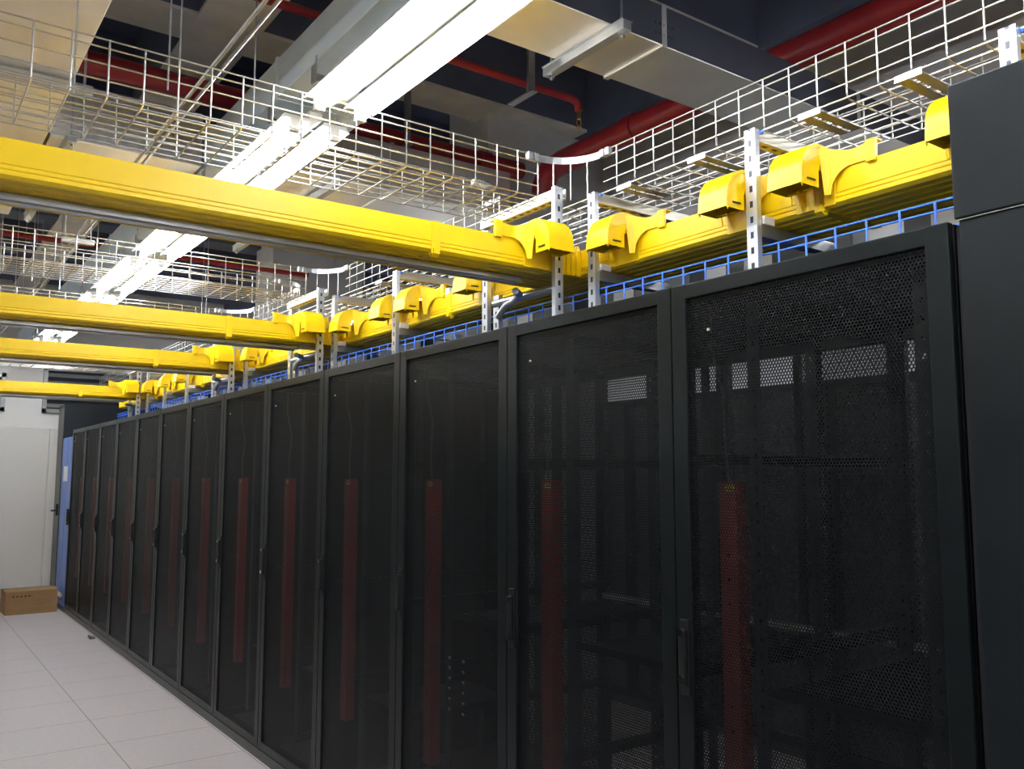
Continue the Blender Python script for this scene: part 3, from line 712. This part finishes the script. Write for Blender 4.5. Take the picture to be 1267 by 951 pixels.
r1 = make_rack(rack_label(1), 'half'); r1.location = (XF, Y0+0.8, 0)
r2 = make_rack(rack_label(2), 'open'); r2.location = (XF, Y0+1.6, 0)
for yy in (0.524, 0.628):
    for k in range(6):
        MB().box(0.155, 0.159, yy-0.006, yy+0.006, 0.615+0.041*k, 0.627+0.041*k, 0.001).obj('backlit_hole', 'white', r2)  # white squares painted in for light coming through the rail holes
r3 = make_rack(rack_label(3), 'closed'); r3.location = (XF, Y0+2.4, 0)
for i in range(4, NR): dup(r3, (XF, Y0+0.8*i, 0), rack_label(i))
# racks of the row behind, facing the same hot aisle
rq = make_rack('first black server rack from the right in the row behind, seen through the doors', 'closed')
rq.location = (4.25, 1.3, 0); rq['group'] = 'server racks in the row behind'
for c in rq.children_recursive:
    if c.parent.name.startswith('front_door') and c.name.startswith('perforated'): c.data.materials[0] = M['mesh_lit']  # grey sheets paint in the light falling on these doors
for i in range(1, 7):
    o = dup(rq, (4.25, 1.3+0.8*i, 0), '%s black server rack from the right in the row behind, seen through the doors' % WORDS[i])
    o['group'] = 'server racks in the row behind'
# the facing row on the other side of the aisle (left of the camera)
for i in range(15):
    o = dup(r3, (-0.8, -0.6+0.8*i, 0), '%s black server rack from the back in the facing row left of the aisle' % WORDS[i], rz=math.pi)
    o['group'] = 'server racks in the facing row'
# vent tiles in the aisle behind
k = 0
for y in (2.11, 2.71, 3.31, 3.91, 4.51):
    for x in (2.98, 3.58):
        o = MB().box(0.003, 0.597, 0.003, 0.597, 0, 0.004).obj('vent_tile', M['grille'], None, (x, y, 0.0))
        tag(o, 'perforated floor tile behind the racks, %s of the %s column from the racks' % (WORDS[k//2], 'first' if k % 2 == 0 else 'second'), 'floor tile', 'perforated floor vent tiles in the aisle behind')
        k += 1

# ------------------------------------------------------------------ tall black cabinet at right, and at the far end
t = thing('tall_cabinet', 'tall plain black cabinet panel filling the right edge of the photo', 'cabinet', (XF, 0.903, 0))
MB().box(0.0, 1.19, -1.3, -0.012, 0.0, 2.098, 0.003).obj('lower_body', 'black_panel', t)
MB().box(-0.004, 0.33, -1.3, -0.004, 2.102, 2.392, 0.003).obj('top_box', 'black_panel', t)
MB().box(0.012, 1.18, -0.012, 0.0, 0.0, 2.09).obj('gap_filler', 'dark', t)
MB().box(-0.0025, 0.0, -1.3, -0.006, 2.0985, 2.1005).obj('seam_strip', 'cable_grey', t)
t = thing('tall_cabinet', 'tall black cabinet at the far end behind the blue cabinet', 'cabinet', (XF, 12.0, 0))
MB().box(0.0, 1.15, 0.0, 0.42, 0.0, 2.45, 0.004).obj('cabinet_body', 'black_panel', t)
MB().box(-0.004, 0.0, 0.03, 0.39, 0.1, 2.4, 0.001).obj('front_door', 'plinth', t)
h = MB().box(-0.03, -0.004, 0.05, 0.07, 1.08, 1.22, 0.003).box(-0.085, -0.03, 0.045, 0.075, 1.13, 1.15, 0.003)
h.obj('handle', 'black', t)
t = thing('blue_cabinet', 'blue metal cabinet at the far end of the black rack row', 'cabinet', (XF, Y0+NR*0.8, 0))
MB().box(0.012, 1.1, 0.004, 0.66, 0.05, 2.03, 0.004).obj('cabinet_body', 'blue', t)
bd = MB().box(0.0, 0.011, 0.01, 0.30, 0.10, 2.02, 0.004).box(0.0, 0.011, 0.31, 0.655, 0.10, 2.02, 0.004).obj('door', 'blue', t)
MB().box(-0.003, 0.0, 0.22, 0.50, 1.50, 1.68, 0.001).obj('control_panel', 'white', bd)
MB().tube([(-0.004, 0.36, 1.42), (0.0, 0.36, 1.42)], 0.015, 12).obj('lock', 'chrome', bd)
MB().box(-0.02, 0.0, 0.02, 0.05, 1.0, 1.18, 0.003).obj('handle', 'black', bd)
MB().box(0.004, 1.1, 0.004, 0.66, 0.0, 0.05).obj('plinth', 'plinth', t)
MB().box(-0.002, 0.0, 0.1, 0.5, 0.14, 0.2, 0.0005).obj('name_plate', 'chrome', bd)
# small bent strip of metal lying at the rack foot
o = MB().box(0, 0.05, 0, 0.10, 0, 0.012, 0.003).box(0.0, 0.012, 0, 0.10, 0.0, 0.03, 0.002).obj('metal_offcut', 'plinth', None, (1.715, 9.35, 0.0)); tag(o, 'small grey metal clip lying on the floor at the foot of the racks', 'clip')

# ------------------------------------------------------------------ cardboard boxes
def carton(loc, sx, sy, sz, label, rz=0.0, marks=True):
    t = thing('cardboard_box', label, 'box', loc, rz)
    MB().box(0, sx, 0, sy, 0, sz, 0.006).obj('box_body', 'card', t)
    f = MB()
    f.prism([(0, 0), (sy*0.5-0.002, 0.014), (sy*0.5-0.002, 0.018), (0, 0.004)], lambda a, c: Vector((0.0, a, sz+c)), lambda a, c: Vector((sx, a, sz+c)))
    f.prism([(sy, 0), (sy*0.5+0.002, 0.022), (sy*0.5+0.002, 0.026), (sy, 0.004)], lambda a, c: Vector((0.0, a, sz+c)), lambda a, c: Vector((sx, a, sz+c)))
    f.obj('flap', 'card', t)
    MB().box(sx*0.48, sx*0.56, -0.001, 0.0, sz*0.55, sz).obj('tape', 'tape', t)
    if marks:
        mk = MB()
        for i in range(5): mk.box(0.07+i*0.04, 0.09+i*0.04, -0.0015, -0.0005, sz-0.062, sz-0.045)
        mk.obj('printed_marks', 'ink', t)
carton((1.205, 11.44, 0), 0.53, 0.40, 0.255, 'brown cardboard box on the floor at the far end of aisle', 0.02)
carton((0.78, 12.0, 0), 0.40, 0.45, 0.26, 'cardboard box at the very left edge, beside the bigger brown box', 0.0, False)
